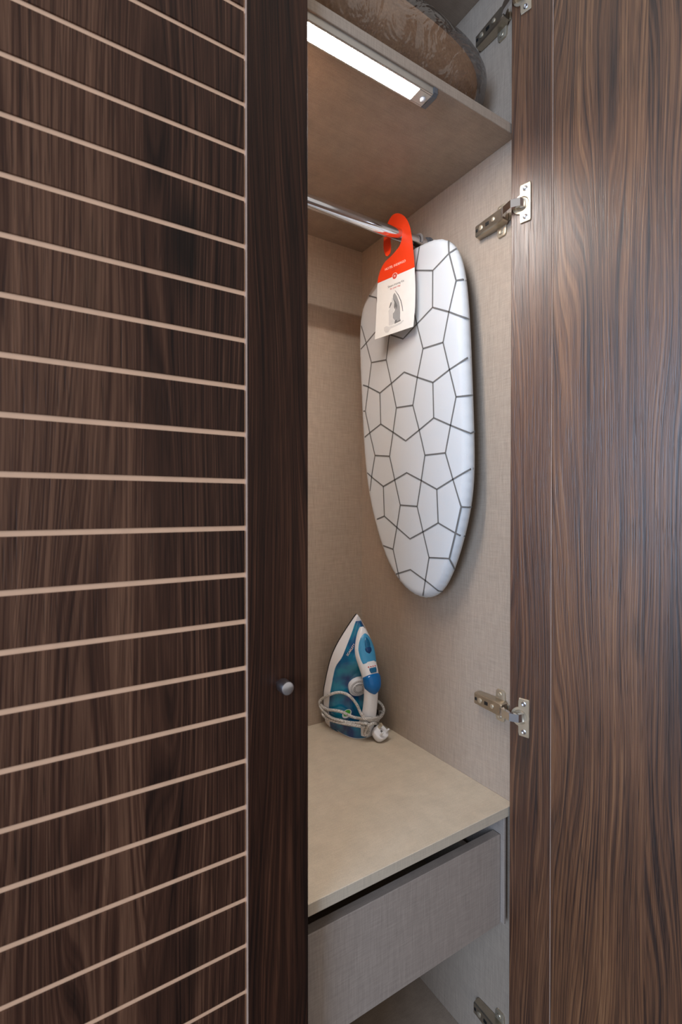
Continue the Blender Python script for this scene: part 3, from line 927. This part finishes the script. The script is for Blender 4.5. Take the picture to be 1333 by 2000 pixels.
sweep([(0.1830, 0.0975, 0.0170, 0.0120), (0.1805, 0.0992, 0.0225, 0.0165), (0.1680, 0.1060, 0.0220, 0.0190), (0.1580, 0.1095, 0.0195, 0.0180), (0.1500, 0.1120, 0.0130, 0.0150), (0.1455, 0.1135, 0.005, 0.012)], 'temperature_lever', M['lever'], 0.0055)
for k in range(4):
    p = IP(-0.0115 + k * 0.0066, 0.0845 + 0.0165, 0.1985 + 0.0105)
    MB().lathe([(0.0015, -0.004), (0.0015, 0.0006), (0.0010, 0.0010)], p, AH * 0.8 + AL * 0.6, 10).build('indicator_dot', M['reddot'], ir)
# dial under the handle
dc = IP(-0.0090, 0.0700, 0.1370); dax = (AH * 0.95 + AW * -0.25 + AL * -0.1).normalized()
dial = MB().lathe([(0.0260, -0.014), (0.0260, 0.0035), (0.0246, 0.0050), (0.0165, 0.0052), (0.0160, 0.0068), (0.006, 0.0072)], dc, dax, 40).build('dial', M['iron_white'], ir, True, angle=30)
e1 = dax.orthogonal().normalized(); e2 = dax.cross(e1)
b = MB()
for k in range(26):
    a = 2 * PI * k / 26
    r0 = e1 * math.cos(a) + e2 * math.sin(a); r1 = e1 * -math.sin(a) + e2 * math.cos(a)
    c0 = dc + dax * 0.0056
    b.add([c0 + r0 * 0.0190 - r1 * 0.0005, c0 + r0 * 0.0190 + r1 * 0.0005, c0 + r0 * 0.0212 + r1 * 0.0005, c0 + r0 * 0.0212 - r1 * 0.0005], [(0, 1, 2, 3)])
for rr, w_ in ((0.0142, 0.0011), (0.0112, 0.0009)):
    for k in range(34):
        if k % 9 == 8: continue
        a0, a1 = 2 * PI * k / 34, 2 * PI * (k + 1) / 34
        c0 = dc + dax * 0.0073
        q = [c0 + (e1 * math.cos(a) + e2 * math.sin(a)) * r_ for a, r_ in ((a0, rr - w_), (a0, rr), (a1, rr), (a1, rr - w_))]
        b.add(q, [(0, 1, 2, 3)])
mk = b.build('dial_marks', M['grey_pl'], dial)
mk['kind'] = 'stuff'
# heel: stands flat on the shelf
def heel_outline(g):
    P = []
    for k in range(41):
        a = -PI / 2 + PI * k / 40
        ca, sa = math.cos(a), math.sin(a)
        x = (0.0455 + g) * math.copysign(abs(sa) ** 0.75, sa)
        y = 0.050 + (0.082 + g) * abs(ca) ** 0.70
        P.append((x, y))
    return [(-0.0470 - g, 0.0)] + P + [(0.0470 + g, 0.0)]
def heel(name, mat, z0, z1, g0, g1, flt=None, nz=5):
    rows = []
    for i in range(nz + 1):
        z = z0 + (z1 - z0) * i / nz; g = g0 + (g1 - g0) * (i / nz) ** 1.5
        sh_ = -math.tan(LEAN) * z
        P = [p for p in heel_outline(g) if flt is None or flt(p)]
        rows.append([Vector((p[0] + LX * z, sh_ - p[1], z)) for p in P])
    return rows
MB().loft(heel('', None, 0.0, 0.0045, -0.003, 0.0), True, True).build('heel_rim', M['iron_white'], ir, True)
MB().loft(heel('', None, 0.0045, 0.034, -0.0008, -0.006), True, True).build('heel', M['blue_pl'], ir, True)
rows = []
for i in range(6):
    z = 0.003 + 0.040 * i / 5; sh_ = -math.tan(LEAN) * z
    rows.append([Vector((xx + LX * z, sh_ - (0.1285 - 0.010 * (i / 5) - abs(xx - 0.002) * 0.12 + dd), z)) for xx, dd in ((-0.014, -0.012), (-0.014, 0.0015), (0.0, 0.004), (0.014, 0.0045), (0.024, 0.002), (0.024, -0.02))])
MB().loft(rows, True, True).build('heel_plate', M['iron_white'], ir, True, angle=35)
b = MB().box((0.016, -0.118, 0.0005), (0.050, -0.060, 0.060), 0.008, 3)
b.build('cord_holder', M['black'], ir, True)
# green sticker on the tank
sp = None
def tank_pt(wsign, l, h):
    return IP(wsign * (bw(l, h) - 0.0012), h, l)
def patch(l0, h0, rl, rh, name, mat, lift, n=20, parent=ir):
    V = []; 
    c = tank_pt(-1, l0, h0)
    du = (tank_pt(-1, l0 + 0.004, h0) - tank_pt(-1, l0 - 0.004, h0)).normalized()
    dv = (tank_pt(-1, l0, h0 + 0.003) - tank_pt(-1, l0, h0 - 0.003)).normalized()
    nn_ = du.cross(dv).normalized()
    if nn_.dot(Vector((-0.5, -0.8, 0))) < 0: nn_ = -nn_
    b = MB()
    poly = [(math.cos(2 * PI * k / n) * rh, math.sin(2 * PI * k / n) * rl) for k in range(n)]
    b.prism(poly, c, dv, du, nn_, lift - 0.002, lift)
    return b.build(name, mat, parent, False), c, du, dv, nn_
patch(0.0715, 0.0750, 0.0130, 0.0105, 'sticker', M['iron_white'], 0.0016)
_, c_, du_, dv_, nn_ = patch(0.0735, 0.0745, 0.0095, 0.0078, 'sticker_leaf', M['green'], 0.0020)
# small white lettering along the tank edge
c = tank_pt(-1, 0.231, 0.047)
du = (tank_pt(-1, 0.240, 0.054) - tank_pt(-1, 0.212, 0.054)).normalized()
dv = (tank_pt(-1, 0.226, 0.057) - tank_pt(-1, 0.226, 0.050)).normalized()
nn2 = du.cross(dv).normalized()
if nn2.dot(Vector((-0.5, -0.8, 0))) < 0: nn2 = -nn2
dv = nn2.cross(du).normalized()
fm = Matrix.Translation(c + nn2 * 0.0016 - dv * 0.004) @ Matrix((du, dv, nn2)).transposed().to_4x4()
text('SCARLETT', 0.0075, M['ink_white'], ir, fm, 0.0001)
# cord wound round the heel, and the plug
t = NT('braided_cord')
co = t.coord()
ck = t.new('ShaderNodeTexVoronoi'); t.put(ck.inputs['Vector'], co); ck.inputs['Scale'].default_value = 520
M['cord'] = t.set(Base_Color=t.ramp(ck.outputs['Distance'], [(0.18, lin((232, 230, 228))), (0.5, lin((205, 202, 198))), (0.62, lin((150, 146, 142)))]), Roughness=0.8)
def loop(pts, n=9, closed=False):
    return catmull([Vector(p) for p in pts], n, closed)
CR = 0.0037
from mathutils.bvhtree import BVHTree
tv = []; tf = []
for ch in ir.children:
    if ch.name.split('.')[0] in ('skirt', 'water_tank', 'handle', 'heel', 'heel_rim', 'heel_plate', 'cord_holder', 'soleplate'):
        o_ = len(tv)
        tv += [tuple(v.co) for v in ch.data.vertices]
        tf += [tuple(i + o_ for i in p.vertices) for p in ch.data.polygons]
bvh = BVHTree.FromPolygons(tv, tf)
ORG = Vector((-IX, -IY, ZC - IZ))             # the surveyor's eye, in the iron's frame
# the cord as surveyed: across, down, distance in front of the soleplate, 1 = keep that distance (passes behind something)
trace = [(880, 1420, -.100, 1), (930, 1500, -.130, 0), (860, 1552, -.150, 0), (740, 1590, -.15, 0), (600, 1575, -.14, 0), (430, 1545, -.11, 0), (280, 1498, -.060, 0), (212, 1445, -.030, 0), (200, 1385, -.010, 0),
         (168, 1320, -.006, 0), (165, 1270, -.010, 0), (205, 1225, -.018, 0), (280, 1185, -.045, 0), (380, 1152, -.07, 0), (470, 1155, -.09, 0), (560, 1200, -.115, 0), (650, 1310, -.135, 0), (712, 1440, -.150, 0), (800, 1508, -.158, 0),
         (900, 1505, -.150, 0), (975, 1450, -.135, 0), (1000, 1370, -.122, 0), (960, 1295, -.115, 1), (890, 1255, -.100, 1), (830, 1330, -.085, 1), (900, 1420, -.095, 1), (955, 1400, -.120, 1), (985, 1420, -.135, 0), (935, 1470, -.145, 0),
         (830, 1488, -.160, 0), (720, 1490, -.160, 0), (600, 1470, -.140, 0), (520, 1432, -.125, 0), (420, 1392, -.10, 0), (290, 1375, -.06, 0), (225, 1350, -.03, 0), (175, 1300, -.006, 0), (180, 1345, -.012, 0), (240, 1412, -.04, 0),
         (320, 1478, -.08, 0), (430, 1513, -.115, 0), (560, 1540, -.14, 0), (700, 1550, -.158, 0), (790, 1560, -.160, 0), (805, 1630, -.130, 0), (780, 1700, -.128, 0), (752, 1680, -.128, 0), (790, 1590, -.160, 0), (870, 1548, -.160, 0), (925, 1580, -.150, 0)]
cord = []
TR = catmull([Vector(q) for q in trace], 7, False)
for q in TR:
    r = ray(600 + q[0] / 6.665, 1180 + q[1] / 6.665)
    tt = (IY + q[2]) / r.y
    zf = (IZ + CR + 0.0008 - ZC)
    if r.z * tt < zf: tt = zf / r.z
    if q[3] < 0.5:
        hit = bvh.ray_cast(ORG, r.normalized())
        if hit[0] is not None:
            th = (hit[0] - ORG).length / r.length
            tt = min(th - 1.6 * CR / r.length, max(tt, th - 0.020))
    cord.append(tt)
for _ in range(3):
    cord = [cord[0]] + [min(cord[i], (cord[i - 1] + cord[i] + cord[i + 1]) / 3) if TR[i][3] < 0.5 else (cord[i - 1] + cord[i] + cord[i + 1]) / 3 for i in range(1, len(cord) - 1)] + [cord[-1]]
pts = [ORG + ray(600 + q[0] / 6.665, 1180 + q[1] / 6.665) * tt for q, tt in zip(TR, cord)]
for p in pts:
    p.z = max(p.z, CR + 0.0005); p.y = min(p.y, YB - IY - CR - 0.0005)
    p.x = min(p.x, XR - IX - CR - 0.0005)
pts = [pts[0]] + [(pts[i - 1] + pts[i] * 2 + pts[i + 1]) / 4 for i in range(1, len(pts) - 1)] + [pts[-1]]
MB().tube(pts, CR, 12).build('power_cord', M['cord'], ir, True, angle=80)
rp = ray(743.3, 1431.0)
pc = ORG + rp * ((IZ + 0.0205 - ZC) / rp.z)
ax = Vector((0.10, -0.62, 0.78)).normalized()        # the pins point up and outwards
ey = Vector((0.96, 0.28, 0.0)); ey = (ey - ax * ey.dot(ax)).normalized(); ez = ax.cross(ey)
b = MB(); rows = []
for (h, s) in ((-0.0150, 0.45), (-0.0140, 0.72), (-0.0100, 0.92), (-0.003, 1.0), (0.004, 1.0), (0.0062, 0.95), (0.0068, 0.86)):
    row = []
    for k in range(36):
        a = 2 * PI * k / 36
        rx = 0.0205 * s * math.copysign(abs(math.cos(a)) ** 0.7, math.cos(a)); rz = 0.0185 * s * math.copysign(abs(math.sin(a)) ** 0.85, math.sin(a))
        row.append(pc + ey * rx + ez * rz + ax * h)
    rows.append(row)
b.loft(rows, True, True)
lowest = min(p[2] for p in b.v)
dz = 0.0004 - lowest
b.v = [(p[0], p[1], p[2] + dz) for p in b.v]; pc.z += dz
pg = b.build('plug', M['iron_white'], ir, True, angle=50)
for (px, py, sx, sy, hh, m) in ((0.0, 0.0110, 0.0020, 0.0040, 0.0215, 'nickel'), (-0.0110, -0.0070, 0.0032, 0.0020, 0.0180, 'iron_white'), (0.0110, -0.0070, 0.0032, 0.0020, 0.0180, 'iron_white')):
    Mx = Matrix.Translation(pc + ey * px + ez * py + ax * 0.006) @ Matrix((ey, ez, ax)).transposed().to_4x4()
    MB().box((-sx, -sy, 0), (sx, sy, hh - 0.004), 0.0004, 1, Mx).build('plug_pin', M[m], pg)
sc_ = MB().lathe([(0.0034, 0), (0.0030, 0.0010), (0.001, 0.0006)], pc + ax * 0.0066, ax, 16)
sc_.build('plug_screw', M['grey_pl'], pg)
